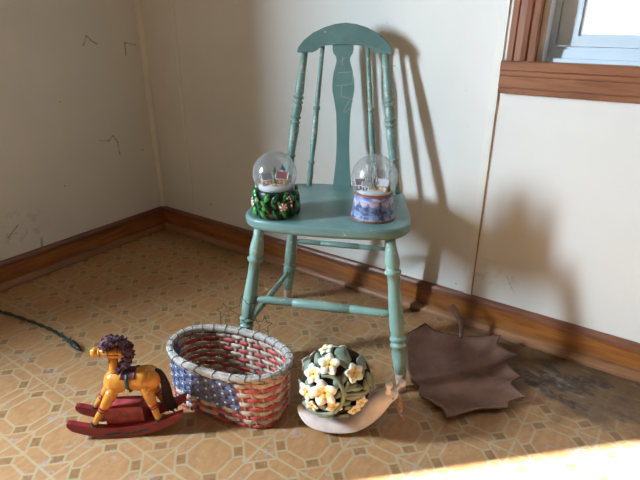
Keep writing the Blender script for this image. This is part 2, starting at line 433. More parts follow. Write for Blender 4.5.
sw = [(.812, .0287), (.795, .0288), (.786, .0265), (.776, .0190), (.766, .0180), (.756, .0204), (.736, .0265), (.716, .0298), (.700, .0308), (.686, .0304), (.665, .0265), (.648, .0234), (.625, .0200), (.600, .0190), (.550, .0180), (.52, .0186), (.49, .0200), (.46, .0225), (.438, .0246), (.412, .0262)]
skx = lambda z: -.0125*max(0, (z-HS)/.39)**1.6
so = [(w+skx(z), z) for z, w in sw]+[(-w+skx(z), z) for z, w in reversed(sw)]
yb = lambda z: .146+(z-HS)*.137
M_splat = NT('scratched_green_shaded')
_v = M_splat.coord(); _X = M_splat.sep(_v); _a = M_splat.noise(_v, 14, 2)
_c = M_splat.mix(M_splat.ramp(_a, .35, .65), (.130, .235, .218), (.150, .262, .242))  # leg paint with the weaker light up here put into the colour
_m = None
for a_, b_ in (((-.024, .735), (.018, .738)), ((.018, .738), (.018, .705)), ((-.026, .70), (.016, .706)), ((-.012, .70), (-.012, .672)), ((-.012, .672), (.02, .665)), ((.012, .66), (-.004, .632)), ((-.002, .628), (.016, .64)), ((-.016, .765), (-.006, .775)), ((-.012, .778), (-.012, .755))):
    k_ = M_splat.seg(_X[0], _X[2], a_, b_, .0014); _m = k_ if _m is None else M_splat.math('MAXIMUM', _m, k_)
M_splat = M_splat.fin(M_splat.mix(M_splat.math('MULTIPLY', _m, .5), _c, (.52, .5, .42)), .38)
MB().prism(so, lambda x, z: (x, yb(z)-.005, z), lambda x, z: (x, yb(z)+.005, z)).build('splat', M_splat, CH)
ch = [(0, .8645), (.029, .8612), (.059, .8525), (.091, .8378), (.115, .8195), (.130, .8010), (.1335, .7885), (.129, .7870), (.0905, .7875), (.083, .7915), (.0760, .7980), (.0620, .8048), (.041, .8070), (0, .8082)]
co = [(x-.0075, z) for x, z in ch]+[(-x-.0075, z) for x, z in reversed(ch[1:-1])]
cyf = lambda x, z: .196+(z-.79)*.20-.30*x*x
MB().prism(co, lambda x, z: (x, cyf(x, z)-.010, z), lambda x, z: (x, cyf(x, z)+.009, z), .0025).build('crest_rail', [chipped('crest_green_shaded', (.130, .235, .220), CHIP, .64), chipped('worn_crest_edge', (.20, .26, .22), (.55, .47, .34), .47, 60)], CH)  # crest colour darkened for weaker light; edge is worn paint
for pg in CH.children[-1].data.polygons:
    if pg.normal.z < -.25: pg.material_index = 1

# ------------------------------------------------------------------ snow globes
def dome_mat():
    t = NT('globe_glass'); tr = t.n('ShaderNodeBsdfTransparent'); gl = t.n('ShaderNodeBsdfGlossy'); mx = t.n('ShaderNodeMixShader')
    tr.inputs[0].default_value = (.87, .885, .90, 1); gl.inputs['Roughness'].default_value = .18
    lw = t.n('ShaderNodeLayerWeight'); lw.inputs[0].default_value = .35
    f = t.math('MULTIPLY_ADD', t.math('POWER', lw.outputs['Facing'], 1.8), .45, .10)
    df = t.n('ShaderNodeBsdfDiffuse'); df.inputs[0].default_value = (.80, .82, .84, 1); m0 = t.n('ShaderNodeMixShader')  # milky haze mixed in, standing for light bent by the filled ball
    t.l(t.math('MULTIPLY_ADD', t.math('POWER', lw.outputs['Facing'], 1.5), .26, .07), m0.inputs[0]); t.l(tr.outputs[0], m0.inputs[1]); t.l(df.outputs[0], m0.inputs[2])
    t.l(f, mx.inputs[0]); t.l(m0.outputs[0], mx.inputs[1]); t.l(gl.outputs[0], mx.inputs[2]); t.l(mx.outputs[0], t.out.inputs[0])
    return t.m
M_dome = dome_mat()
M_snow = plain('globe_snow', (.82, .85, .88), .7, 0, .05, 80, bump=.3)
M_dgreen = plain('globe_tree_green', (.03, .13, .06), .5, 0, .3, 200)
M_redroof = plain('globe_red_roof', (.25, .05, .06), .5, 0, .2, 200)
M_hwall = plain('globe_house_wall', (.55, .30, .13), .5, 0, .2, 200)
M_leafg = plain('glossy_holly_green', (.010, .085, .030), .14, 0, .4, 120)
M_leafd = plain('dark_base_green', (.004, .022, .012), .3, 0, .4, 120)
M_leafl = plain('glossy_light_green', (.06, .26, .06), .14, 0, .4, 120)
M_white = plain('glossy_white', (.80, .78, .76), .25, 0, .03, 60)
M_red = plain('glossy_red', (.45, .02, .03), .2, 0, .1, 60)
def dome(par, zc, R, zcut):
    pr = []
    a0 = math.asin((zcut-zc)/R)
    pr = [(R*math.cos(a0+(PI/2-a0)*i/28), zc+R*math.sin(a0+(PI/2-a0)*i/28)) for i in range(28)]+[(.0006, zc+R)]
    return MB().lathe(pr, n=48, cap0=False).build('glass_dome', M_dome, par)
def house(par, x, y, z, s, rz, wallm, roofm, white=True):
    M = Matrix.Translation((x, y, z)) @ Matrix.Rotation(rz, 4, 'Z') @ Matrix.Scale(s, 4)
    h = MB().box(-.5, .5, -.35, .35, 0, .6, M)
    b = len(h.v)
    for p in ((-.5, -.35, .6), (-.5, .35, .6), (-.5, 0, 1.05), (.5, -.35, .6), (.5, .35, .6), (.5, 0, 1.05)): h.v.append(M @ Vector(p))
    h.face((b, b+1, b+2), False); h.face((b+3, b+4, b+5), False)
    h.mat(1).box(-.30, -.10, -.36, -.34, .18, .42, M).box(.14, .34, -.36, -.34, 0, .45, M)
    ho = h.build('house', [wallm, M_white], par)
    r = MB()
    for sgn in (-1, 1):
        b = len(r.v)
        for yy, zz in ((0, 1.14), (sgn*.46, .58), (sgn*.46, .50), (0, 1.05)):
            for xx in (-.58, .58): r.v.append(M @ Vector((xx, yy, zz)))
        for q in ((0, 1, 3, 2), (2, 3, 5, 4), (4, 5, 7, 6), (6, 7, 1, 0), (0, 2, 4, 6), (1, 3, 5, 7)): r.face([b+i for i in q], False)
    r.build('house_roof', roofm, ho)
    e = MB().tube([M @ Vector((-.58, -.46, .56)), M @ Vector((-.58, 0, 1.12)), M @ Vector((-.58, .46, .56))], .06*s, 6)
    e.tube([M @ Vector((.58, -.46, .56)), M @ Vector((.58, 0, 1.12)), M @ Vector((.58, .46, .56))], .06*s, 6)
    e.tube([M @ Vector((-.58, -.46, .56)), M @ Vector((.58, -.46, .56))], .06*s, 6)
    e.build('roof_snow', M_white, ho)
    return ho
def tree(par, x, y, z, h, m=None):
    mb = MB()
    for k in range(3):
        z0 = z+h*(.12+.27*k); r = h*(.27-.07*k)
        mb.lathe([(r, z0), (r*.55, z0+h*.16), (.0004, z0+h*.36)], (x, y, 0), 10)
    mb.tube([(x, y, z), (x, y, z+h*.2)], h*.05, 6)
    return mb.build('pine_tree', m or M_dgreen, par)
GA = empty('snow_globe', (1.0360, -.4500, HS+.0005), .412)
tag(GA, 'snow globe with green leafy peppermint candy base on the left of the chair seat', 'snow globe')
ba = MB().lathe([(.049, 0), (.053, .004), (.052, .02), (.049, .045), (.047, .063), (.045, .068), (.03, .069)], n=36)
ba.build('base', M_leafd, GA)
lv = [MB(), MB()]
def rr_fix(c):
    # keep the blade riding on the base as it curves round
    return max(0.0, .0525-.05*max(0, c.z-.03)*2-math.hypot(c.x, c.y))*.8
def leafblade(mb, P, U, W, N, L, wd):
    """a raised pointed leaf on the surface: P root, U along, W across, N out"""
    b = len(mb.v); st = 6
    for i in range(st+1):
        t = i/st; w = wd*math.sin(PI*min(1, t*.96+.04))**.8; up = .0050*math.sin(PI*t)+.0035*t
        c = P+U*(L*t)
        c = c+N*(rr_fix(c)-0)
        mb.v += [c-W*w+N*(up*.5-.0006), c+N*(up+.0034), c+W*w+N*(up*.5-.0006)]
    for i in range(st):
        for j in (0, 1): mb.face((b+3*i+j, b+3*i+j+1, b+3*i+j+4, b+3*i+j+3))
for row in range(4):
    for k in range(15):
        a = 2*PI*(k+.5*(row % 2))/15+random.uniform(-.08, .08); z = .003+.0135*row+random.uniform(-.002, .002)
        rr = .0515-.002*row; N = Vector((math.cos(a), math.sin(a), 0)); T = Vector((-N.y, N.x, 0)); Z = Vector((0, 0, 1))
        th = random.uniform(-.9, .9); U = Z*math.cos(th)+T*math.sin(th); W = T*math.cos(th)-Z*math.sin(th)
        leafblade(lv[(row+k) % 2], N*(rr+.0022)+Z*z, U, W, N, .029, .0066)
lv[0].build('leaves', M_leafg, GA); lv[1].build('leaves', M_leafl, GA)
def candy(par, a, z, r, rr=.0600):
    mb = MB(); N = Vector((math.cos(a), math.sin(a), 0)); T = Vector((-N.y, N.x, 0)); Z = Vector((0, 0, 1)); c = N*rr+Z*z
    nseg = 24
    for k in range(12):
        mb.mat(k % 2)
        for q in range(2):
            a0, a1 = 2*PI*(2*k+q)/nseg, 2*PI*(2*k+q+1)/nseg; b = len(mb.v)
            for (rad, h) in ((0, .0035), (r*.6, .003), (r, 0)):
                for aa in (a0, a1):
                    aa += .5*(1-rad/r); mb.v.append(c+rad*(T*math.cos(aa)+Z*math.sin(aa))+N*h)
            mb.face((b, b+2, b+3)); mb.face((b+2, b+4, b+5, b+3))
    return mb.build('peppermint_candy', [M_red, M_white], par)
view = math.atan2(-1.39445+.4446, 1.8246-1.0244)-.412    # towards the room, from which the candies are seen
candy(GA, view+.30, .036, .0105); candy(GA, view-1.28, .038, .0105); candy(GA, view+2.3, .04, .010)
cane = MB(); N = Vector((math.cos(view+.62), math.sin(view+.62), 0)); T = Vector((-N.y, N.x, 0))
cp = [N*.0605+T*x+Vector((0, 0, z)) for x, z in ((.004, .030), (.003, .040), (.002, .050), (-.001, .057), (-.006, .060), (-.010, .056))]
cpp = catmull(cp, 4, False)
for i in range(len(cpp)-1): cane.mat((i//2) % 2).tube([cpp[i], cpp[i+1]], .0024, 8)
cane.build('candy_cane', [M_red, M_white], GA)
for k in range(18):
    a = random.uniform(0, 2*PI); MB().ball((.0545*math.cos(a), .0545*math.sin(a), random.uniform(.006, .055)), .0022, 8, 6).build('berry', M_red, GA)
ZC, RA = .1050, .0545
MB().lathe([(.040, .066), (.0415, .072), (.040, .0775), (.030, .0815), (.015, .083), (.001, .0835)], n=30).build('snow', M_snow, GA)
dome(GA, ZC, RA, .066)
ca, sa_ = math.cos(view), math.sin(view)
def at(d, l): return (d*ca-l*sa_, d*sa_+l*ca)     # d towards the viewer, l to the viewer's right
x, y = at(.012, -.021); house(GA, x, y, .0810, .025, view+PI/2+.4, M_hwall, plain('globe_grey_roof', (.30, .33, .40), .5))
x, y = at(.010, .019); house(GA, x, y, .0810, .027, view+PI/2-.35, M_hwall, M_redroof)
x, y = at(.026, -.001); tree(GA, x, y, .079, .026)
x, y = at(-.018, .0); tree(GA, x, y, .081, .036); x, y = at(-.01, -.036); tree(GA, x, y, .077, .026)
tw = MB(); x, y = at(-.004, .019); tw.box(x-.004, x+.004, y-.004, y+.004, .081, .114); tw.build('church_tower', M_white, GA)
MB().lathe([(.0075, .114), (.0004, .126)], (x, y, 0), 8).build('tower_roof', plain('globe_blue_roof', (.18, .28, .42), .4), GA)

GB = empty('snow_globe', (1.2470, -.3240, HS+.0005), .412)
tag(GB, 'snow globe with blue mountain-scene base on the right of the chair seat', 'snow globe')
t = NT('painted_mountain_scene'); v = t.coord(); X = t.sep(v)
ang = t.math('ARCTAN2', X[1], X[0])
cx = t.n('ShaderNodeCombineXYZ'); t.l(t.math('MULTIPLY', ang, 1.0), cx.inputs[0]); nz = t.noise(cx.outputs[0], 2.1, 4, .55)
ridge = t.math('MULTIPLY_ADD', nz, .075, .004)
sky = t.mix(t.ramp(X[2], .040, .062), (.55, .40, .44), (.05, .16, .48))
sky = t.mix(t.ramp(t.noise(t.mapping(v, (1, 1, 3)), 40, 3), .55, .66), sky, (.50, .48, .58))
mtn = t.mix(t.ramp(t.noise(v, 70, 4), .4, .6), (.045, .065, .17), (.22, .27, .42))
mtn = t.mix(t.math('MULTIPLY', t.ramp(X[2], .028, .006), t.ramp(t.noise(v, 120, 3), .42, .55)), mtn, (.34, .40, .52))
mtn = t.mix(t.ramp(t.noise(t.mapping(v, (1, 1, .3)), 150, 2), .64, .70), mtn, (.45, .30, .24))
c = t.mix(t.math('GREATER_THAN', X[2], ridge), mtn, sky)
M_scene = t.fin(c, .35)
M_band = plain('red_brown_rim', (.30, .10, .06), .35, 0, .1, 60)
MB().lathe([(.0560, .0035), (.0552, .008), (.0525, .020), (.0500, .034), (.0482, .048), (.0473, .0605)], n=48).build('base', M_scene, GB)
MB().lathe([(.0550, 0), (.0573, .001), (.0576, .003), (.0562, .0045)], n=48).build('base_rim', M_band, GB)
MB().lathe([(.0470, .0605), (.0484, .0612), (.0484, .0632), (.0470, .0640), (.044, .066)], n=48).build('collar', M_band, GB)
ZB, RB = .1005, .0565
dome(GB, ZB, RB, .066)
MB().lathe([(.043, .0658), (.044, .069), (.040, .0725), (.025, .075), (.001, .0765)], n=30).build('snow', M_snow, GB)
view = math.atan2(-1.39445+.3159, 1.8246-1.2404)-.412
ca, sa_ = math.cos(view), math.sin(view)
M_maroon = plain('globe_maroon', (.20, .03, .08), .5); M_teal = plain('globe_teal', (.05, .16, .20), .5); M_ochre = plain('globe_ochre', (.50, .33, .15), .5)
x, y = at(.010, -.034); house(GB, x, y, .0720, .023, view+PI/2+.2, M_maroon, M_maroon)
x, y = at(.018, -.018); house(GB, x, y, .0730, .019, view+PI/2, M_teal, plain('globe_slate_roof', (.22, .26, .32), .5))
x, y = at(.016, .022); house(GB, x, y, .0730, .025, view+PI/2-.3, M_ochre, M_snow)
x, y = at(.022, .000); tree(GB, x, y, .0725, .032); x, y = at(.000, .030); tree(GB, x, y, .072, .022); x, y = at(.004, -.02); tree(GB, x, y, .073, .026); x, y = at(.02, .036); tree(GB, x, y, .071, .018)
M_twig = plain('pale_frosted_twig', (.82, .78, .74), .6)
for k in range(15):
    l = -.031+.0044*k; d = random.uniform(-.020, -.006); x, y = at(d, l); h = random.uniform(.048, .062)*(1-12*l*l/.0155*.08)
    tb = MB().tube([(x, y, .073), (x+.001, y, .073+h*.5), (x, y+.001, .073+h)], [.0024, .0019, .0011], 6)
    for q in range(7):
        z = .073+h*(.3+.09*q); dx = random.uniform(-.007, .007); dy = random.uniform(-.007, .007)
        tb.tube([(x, y, z), (x+dx, y+dy, z+.010)], [.0012, .0008], 5)
    tb.build('bare_tree', M_twig, GB)

# ------------------------------------------------------------------ flag basket
BK = empty('woven_basket', (1.067, -.681, 0), math.radians(12.5))
tag(BK, 'oval woven basket in red and cream stripes with a blue corner like a flag', 'basket')
def sup(a, A, B, e):
    c, s = math.cos(a), math.sin(a)
    return (A*abs(c)**e*(1 if c >= 0 else -1), B*abs(s)**e*(1 if s >= 0 else -1))
ZR = .139
def wall_pt(a, z, off=0.0):
    t = min(1, max(0, z/.139)); A = .1415+.0125*t**.8; B = .0755+.0115*t**.7; e = .52+.38*t
    x, y = sup(a, A+off, B+off, e); return Vector((x, y, z))
M_br = plain('red_dyed_splint', (.52, .085, .075), .55, 0, .3, 60, bump=.2)
M_bc = plain('cream_splint', (.56, .44, .34), .6, 0, .22, 60, bump=.2)
M_bb = plain('blue_dyed_splint', (.115, .135, .25), .5, 0, .3, 60, bump=.2)
M_bst = plain('grey_splint', (.38, .31, .26), .6, 0, .25, 60, bump=.2)
M_bw = plain('white_paint_spot', (.78, .78, .80), .5, 0, .03, 60)
NST, ROWS = 34, 11; RH = .139/ROWS
def awrap(a): return (a+PI) % (2*PI)-PI
CA0, CA1 = PI-.05, PI*1.5+.36          # the blue corner, in angle, seen at front left
wv = MB(); SUB = 6; NA = NST*SUB
def arcs():
    # even spacing along the mid-height outline
    P = [wall_pt(2*PI*i/2000, .08) for i in range(2001)]; L = [0]
    for i in range(2000): L.append(L[-1]+(P[i+1]-P[i]).length)
    out = []; j = 0
    for k in range(NA):
        tgt = L[-1]*k/NA
        while L[j+1] < tgt: j += 1
        out.append(2*PI*(j+(tgt-L[j])/(L[j+1]-L[j]))/2000)
    return out
AN = arcs()
for r in range(ROWS):
    z0, z1 = r*RH+.0008, (r+1)*RH+.0006
    for k in range(NA):
        a0, a1 = AN[k], AN[(k+1) % NA]
        def of(i): return .0018*math.tanh(2.2*math.cos(PI*(i/SUB+r)))
        o0, o1 = of(k), of(k+1)
        am = (a0+a1)/2 if a1 > a0 else a0
        wv.cur = 2 if (CA0 <= am <= CA1 and r >= 4) else (0 if r % 2 == 0 else 1)
        b = len(wv.v)
        for a, o in ((a0, o0), (a1, o1)):
            for z, q in ((z0, -.0003), (z0+RH*.18, .0011), (z1-RH*.18, .0011), (z1, -.0003)): wv.v.append(wall_pt(a, z, o+q))
            for z, q in ((z1, -.0011), (z0, -.0011)): wv.v.append(wall_pt(a, z, o+q))
        for j in range(6): wv.face((b+j, b+(j+1) % 6, b+6+(j+1) % 6, b+6+j))
for k in range(NST):                    # upright stakes between the weavers
    a = AN[k*SUB]; a0, a1 = AN[k*SUB]-.021, AN[k*SUB]+.021
    wv.cur = 2 if CA0 <= a <= CA1 else 3; b = len(wv.v)
    zs = [.001+.138*i/22 for i in range(23)]
    for z in zs:
        o = -.5*.0018*math.cos(PI*(k+z/RH-.5))
        for aa, q in ((a0, -.0008), (a1, -.0008), (a1, .0008), (a0, .0008)): wv.v.append(wall_pt(aa, z, o+q))
    for i in range(len(zs)-1):
        for j in range(4): wv.face((b+4*i+j, b+4*i+(j+1) % 4, b+4*i+4+(j+1) % 4, b+4*i+4+j))
wv.build('woven_side', [M_br, M_bc, M_bb, M_bst], BK)
st = MB()                               # painted white spots on the blue corner
for r in range(4, ROWS):
    for k in range(NST):
        a = AN[k*SUB]
        if CA0 <= a <= CA1-.08 and (k+r) % 2 == 0:
            p = wall_pt(a, (r+.5)*RH, .0036); q = wall_pt(a+.01, (r+.5)*RH, .0036)-p; q.normalize(); nn = Vector((q.y, -q.x, 0))
            st.ball(p, (.0030, .0012, .0030), 8, 6, Matrix((q, nn, (0, 0, 1))).transposed())
st.build('white_spots', M_bw, BK)
bo = [(wall_pt(2*PI*i/72, .002, -.003).x, wall_pt(2*PI*i/72, .002, -.003).y) for i in range(72)]
MB().prism(bo, lambda x, y: (x, y, .0015), lambda x, y: (x, y, .005)).build('bottom', M_bst, BK)
M_rim = plain('grey_white_rim_splint', (.42, .375, .33), .6, 0, .15, 90, bump=.3)
M_lash = plain('dark_lashing', (.16, .12, .11), .7, 0, .3, 80)
rm = MB()
for off in (.0048, -.0048):
    rm.tube([wall_pt(2*PI*i/80, .1385, off)+Vector((0, 0, .0025)) for i in range(80)], .0036, 10, flat=2.2, closed=True)
rm.tube([wall_pt(2*PI*i/80, .1385, 0)+Vector((0, 0, .0070)) for i in range(80)], .0042, 8, closed=True)
rim_o = rm.build('rim', M_rim, BK)
NL = 26
for k in range(NL):
    a = 2*PI*k/NL; pts = []
    for i in range(17):
        ph = 2*PI*i/16; aa = a+.075*(i/16-.5)*1.6
        p = wall_pt(aa, .1385, 0); n_ = wall_pt(aa, .1385, 1)-p; n_.normalize()
        pts.append(p+n_*.0094*math.cos(ph)+Vector((0, 0, .0025+.0098*math.sin(ph))))
    MB().tube(pts[:-1], .0011, 6, closed=True).build('lashing', M_lash, rim_o)
wt = MB()                               # fine pale stitches along the top of the rim
for k in range(150):
    a = 2*PI*k/150; p = wall_pt(a, .1385, random.uniform(-.004, .004))+Vector((0, 0, .0112)); wt.ball(p, .0013, 6, 4)
wt.build('pale_stitching', M_bw, BK)

# ------------------------------------------------------------------ wire stars standing behind the basket rim
M_wire = plain('black_wire', (.025, .03, .03), .35, .5, .2, 60)
def star(cx, cy, cz, r, rot, label):
    e = Vector((.8224, .5689, 0)); u = Vector((-.225, .325, .918)); c = Vector((cx, cy, cz)); pts = []
    for k in range(10):
        a = PI/2+rot+PI*k/5; q = r if k % 2 == 0 else r*.46
        pts.append(c+e*(q*math.cos(a))+u*(q*math.sin(a)))
    fine = []
    for i in range(10):
        A, B = pts[i], pts[(i+1) % 10]; fine += [A+(B-A)*t for t in (.03, .5, .97)]
    mb = MB().tube(fine, .00075, 6, closed=True)
    low = min(fine, key=lambda p: p.z); foot = Vector((low.x, low.y+.002, 0))
    mb.tube([low, low.lerp(foot, .5), foot+Vector((0, 0, .001))], .00075, 6)
    o = mb.build('wire_star', M_wire); return tag(o, label, 'star decoration', 'wire stars behind the basket')
STARS = [(.0207, 'small black wire star left of the chair leg, behind the basket rim'), (.040, 'large black wire star in front of the chair leg behind the basket'), (.022, 'small black wire star just right of the chair leg behind the basket')]
for (r, lb), (x, y, z, rot) in zip(STARS, ((.966, -.590, .174, .1), (1.0181, -.5671, .1804, .25), (1.0571, -.5402, .138, -.1))): star(x, y, z, r, rot, lb)

# ------------------------------------------------------------------ rocking horse toy
HO = empty('rocking_horse', (.9405, -.8862, 0), math.radians(39.6))
tag(HO, 'small yellow wooden rocking horse with purple yarn mane on red rockers', 'toy')
M_yel = plain('glossy_yellow_wood', (.62, .25, .035), .25, 0, .12, 30)
M_hred = plain('dull_red_wood', (.27, .025, .03), .35, 0, .2, 30)
M_hbox = plain('worn_red_wood', (.33, .045, .05), .45, 0, .35, 50)
M_black = plain('black_hoof', (.012, .014, .016), .35)
M_yarn = plain('dark_purple_yarn', (.085, .035, .055), .85, 0, .4, 200)
M_tail = plain('dark_brown_yarn', (.035, .016, .016), .85, 0, .4, 200)
M_sad = plain('maroon_leather', (.10, .018, .025), .35)
M_strap = plain('dark_green_strap', (.015, .04, .03), .5); M_brass = plain('brass_buckle', (.55, .45, .30), .3, .8)
for s in (-1, 1):
    mb = MB(); b = 0; Nn = 28; yc = .028*s
    for i in range(Nn+1):
        u = -.126+.254*i/Nn; w = (u+.012)/.122
        zb = .036*w*w; th = .029-.010*abs(w)**2.2
        if i in (0, Nn): zb += .007; th *= .5
        for y, z in ((yc-.0065, zb), (yc+.0065, zb), (yc+.0065, zb+th), (yc-.0065, zb+th)): mb.v.append(Vector((u, y, z)))
    for i in range(Nn):
        for j in range(4): mb.face((4*i+j, 4*i+(j+1) % 4, 4*i+4+(j+1) % 4, 4*i+4+j), False)
    mb.face((0, 1, 2, 3), False); mb.face((4*Nn, 4*Nn+1, 4*Nn+2, 4*Nn+3), False)
    rk = mb.build('rocker', M_hred, HO)
    if s < 0:
        dk = MB()
        for u0, L_, an in ((-.03, .02, .1), (.035, .02, .25), (.002, .008, .15), (.016, .008, .15)):
            w = (u0+.012)/.125; zc = .036*w*w+.013
            dk.ball((u0, yc-.0066, zc), (L_, .0006, .0032), 10, 6, Matrix.Rotation(-an, 3, 'Y'))
        dk.build('painted_leaf', M_strap, rk)
MB().prism([(-.045, .012), (.038, .012), (.038, .070), (.034, .0745), (-.041, .0745), (-.045, .070)], lambda u, z: (u, -.0212, z), lambda u, z: (u, .018, z)).build('box', M_hbox, HO)
bd = MB().tube([(-.016, 0, .134), (-.012, 0, .135), (.0, 0, .136), (.02, 0, .1375), (.045, 0, .1375), (.060, 0, .137)], [.0255, .0285, .026, .025, .0285, .0285], 20)
bd.ball((-.014, 0, .1345), (.0270, .0285, .0285)).ball((.056, 0, .137), (.0285, .0285, .0287))
bd.build('body', M_yel, HO)
MB().turn((-.014, 0, .150), (-.0125, 0, .203), [(0, .0125), (.3, .0105), (1, .0095)], 14).build('neck', M_yel, HO)
hd = MB().turn((-.040, 0, .2115), (.004, 0, .2085), [(0, .0095), (.25, .0115), (.7, .0135), (1, .0130)], 16).ball((.004, 0, .2085), .0131)
HD = hd.build('head', M_yel, HO)
MB().ball((-.0478, 0, .2118), (.0098, .0110, .0110)).build('nose', M_yel, HD)
bl = MB()
for uu, rr in ((-.036, .0107), (-.018, .0128)):
    cc = Vector((uu, 0, .2118-.0005)); bl.tube([cc+Vector((0, rr*math.cos(q*PI/10), rr*math.sin(q*PI/10))) for q in range(20)], .0009, 6, closed=True)
for s in (-1, 1): bl.tube([(-.036, s*.0107, .2113), (-.018, s*.0128, .2105), (.006, s*.0137, .209)], .0009, 6)
bl.build('bridle', M_black, HD)
ey = MB()
for s in (-1, 1): ey.ball((-.026, s*.0098, .2175), .0016, 8, 6)
ey.build('eye', M_black, HD)
mn = MB(); path = catmull([(-.026, 0, .228), (-.012, 0, .2385), (.004, 0, .2365), (.018, 0, .228), (.022, 0, .212), (.018, 0, .192), (.010, 0, .176), (.000, 0, .164)], 6, False)
for k in range(420):
    p = random.choice(path); d = Vector((random.gauss(0, 1), random.gauss(0, 1), random.gauss(0, 1))).normalized()
    R0 = .0125; p = p+Vector((d.x*R0, d.y*R0*1.15, d.z*R0)); q = Vector((random.gauss(0, 1), random.gauss(0, 1), random.gauss(0, 1))).normalized()
    pts = [p-q*.004-d*.002, p+d*.0015, p+q*.004-d*.001]
    mn.tube(pts, .0016, 5)
for p in path[::2]: mn.ball(p, (.0105, .0125, .0105), 10, 8)
mn.build('mane', M_yarn, HO)
tl = MB()
for k in range(60):
    a = random.uniform(0, 2*PI); r = .009*math.sqrt(random.random()); dx, dy = r*math.cos(a), r*math.sin(a)
    tl.tube(catmull([(.074, dy*.4, .158+dx*.3), (.084+dx*.5, dy*.7, .150), (.091+dx, dy, .115), (.092+dx*1.3, dy*1.3, .080), (.098+dx*1.5, dy*1.5, .048+random.uniform(-.004, .008))], 4, False), .0016, 5)
tl.build('tail', M_tail, HO)
sd = MB(); b = 0
for i in range(9):
    u = .002+.032*i/8
    for j in range(13):
        a = -1.0+2.0*j/12; r = .0276+.002*(1 if i in (0, 8) else 0)
        sd.v.append(Vector((u, r*math.sin(a), .1375+r*math.cos(a))))
for i in range(8):
    for j in range(12): sd.face((i*13+j, i*13+j+1, (i+1)*13+j+1, (i+1)*13+j))
so_ = sd.build('saddle', M_sad, HO); so_.modifiers.new('thickness', 'SOLIDIFY').thickness = .002
gt = MB().tube([(.016,   .0272*math.sin(a*PI/12), .1368+.0272*math.cos(a*PI/12)) for a in range(24)], .0022, 6, flat=2.2, up=(1, 0, 0), closed=True)
GT = gt.build('girth_strap', M_strap, HO)
MB().box(.0125, .0195, -.0315, -.0275, .1215, .1300).build('buckle', M_brass, GT)
for s in (-1, 1):
    for hip, foot in (((-.0215-.0045*s, .0175*s, .122), (-.0755-.008*s, .029*s, .0415)), ((.053, .0175*s, .122), (.0735, .029*s, .0440))):
        A, B = Vector(hip), Vector(foot)
        lg = MB().turn(A, B, [(0, .0130), (.15, .0138), (.35, .0118), (.55, .0090), (.9, .0070), (1.0, .0070)], 12).ball(A, .0136, 12, 8)
        LG = lg.build('leg', M_yel, HO)
        MB().turn(A, B, [(.50, .0096), (.51, .0106), (.56, .0102), (.57, .0090)], 12).build('red_band', M_red, LG)
        MB().turn(A, B, [(.60, .0086), (.605, .0096), (.625, .0096), (.63, .0084)], 12).build('black_band', M_black, LG)
        MB().ball(B+Vector((-.0005, 0, -.0005)), (.0082, .0076, .0088), 12, 8).build('hoof', M_black, LG)

# ------------------------------------------------------------------ garden snail
SN = empty('snail_figurine', (1.3487, -.5923, 0), math.atan2(.57, .82))
tag(SN, 'pale pink ceramic garden snail with white flowers on its dark openwork shell', 'figurine')
M_sn = plain('pale_pink_ceramic', (.82, .71, .65), .55, 0, .08, 50, bump=.25)
M_shell = plain('dark_openwork_inside', (.035, .022, .015), .85, 0, .3, 40, .1)
M_pet = plain('ivory_petal', (.80, .76, .62), .45, 0, .05, 60)
M_cen = plain('yellow_flower_heart', (.76, .58, .20), .45, 0, .15, 90); M_cen2 = plain('orange_flower_eye', (.55, .18, .04), .5)
M_vine = plain('grey_green_vine', (.20, .25, .17), .5, 0, .2, 50); M_lf = plain('grey_green_leaf', (.19, .23, .16), .5, 0, .25, 50)
# body: foot that runs along the floor and lifts into the neck
secs = [(-.113, .056, .004, .006), (-.106, .042, .015, .014), (-.090, .028, .028, .022), (-.06, .020, .038, .0205), (-.02, .0175, .041, .0185), (.012, .019, .040, .0205), (.034, .029, .035, .025), (.053, .045, .029, .029), (.070, .063, .0235, .0275), (.085, .0795, .020, .0235), (.097, .0875, .018, .0195), (.107, .0870, .0145, .015), (.114, .084, .006, .007)]
bm_ = MB(); ns = 20; sp_ = []
for i in range(len(secs)):
    u, z, hw, hh = secs[i]
    u0, z0 = secs[max(i-1, 0)][:2]; u1, z1 = secs[min(i+1, len(secs)-1)][:2]; d = Vector((u1-u0, 0, z1-z0)).normalized(); up = Vector((-d.z, 0, d.x))
    for j in range(ns):
        a = 2*PI*j/ns; cy_, sz = math.cos(a), math.sin(a)
        flatb = .86 if sz < 0 else 1.0
        fl_ = 1.18 if sz < -.3 and i < 9 else 1.0
        p = Vector((u, 0, z))+Vector((0, hw*cy_*fl_, 0))+up*(hh*sz*flatb)
        p.z = max(p.z, .0004)
        bm_.v.append(p)
for i in range(len(secs)-1):
    for j in range(ns): bm_.face((i*ns+j, i*ns+(j+1) % ns, (i+1)*ns+(j+1) % ns, (i+1)*ns+j))
bm_.face(range(ns)); bm_.face(range((len(secs)-1)*ns, len(secs)*ns))
bo_ = bm_.build('body', M_sn, SN); sb = bo_.modifiers.new('sub', 'SUBSURF'); sb.levels = 1; sb.render_levels = 2
for (b0, b1) in (((.090, -.009, .100), (.0905, -.012, .1235)), ((.104, .006, .092), (.1245, .012, .1095))):
    hn = MB().tube([b0, (Vector(b0)+Vector(b1))/2, b1], [.0075, .0052, .0046], 10)
    H_ = hn.build('eye_stalk', M_sn, SN); MB().ball(b1, .0088, 14, 10).build('eye_tip', M_sn, H_)
se = MB()
se.ball((.1005, -.0185, .090), .0017, 8, 6); se.build('eye_dot', M_black, SN)
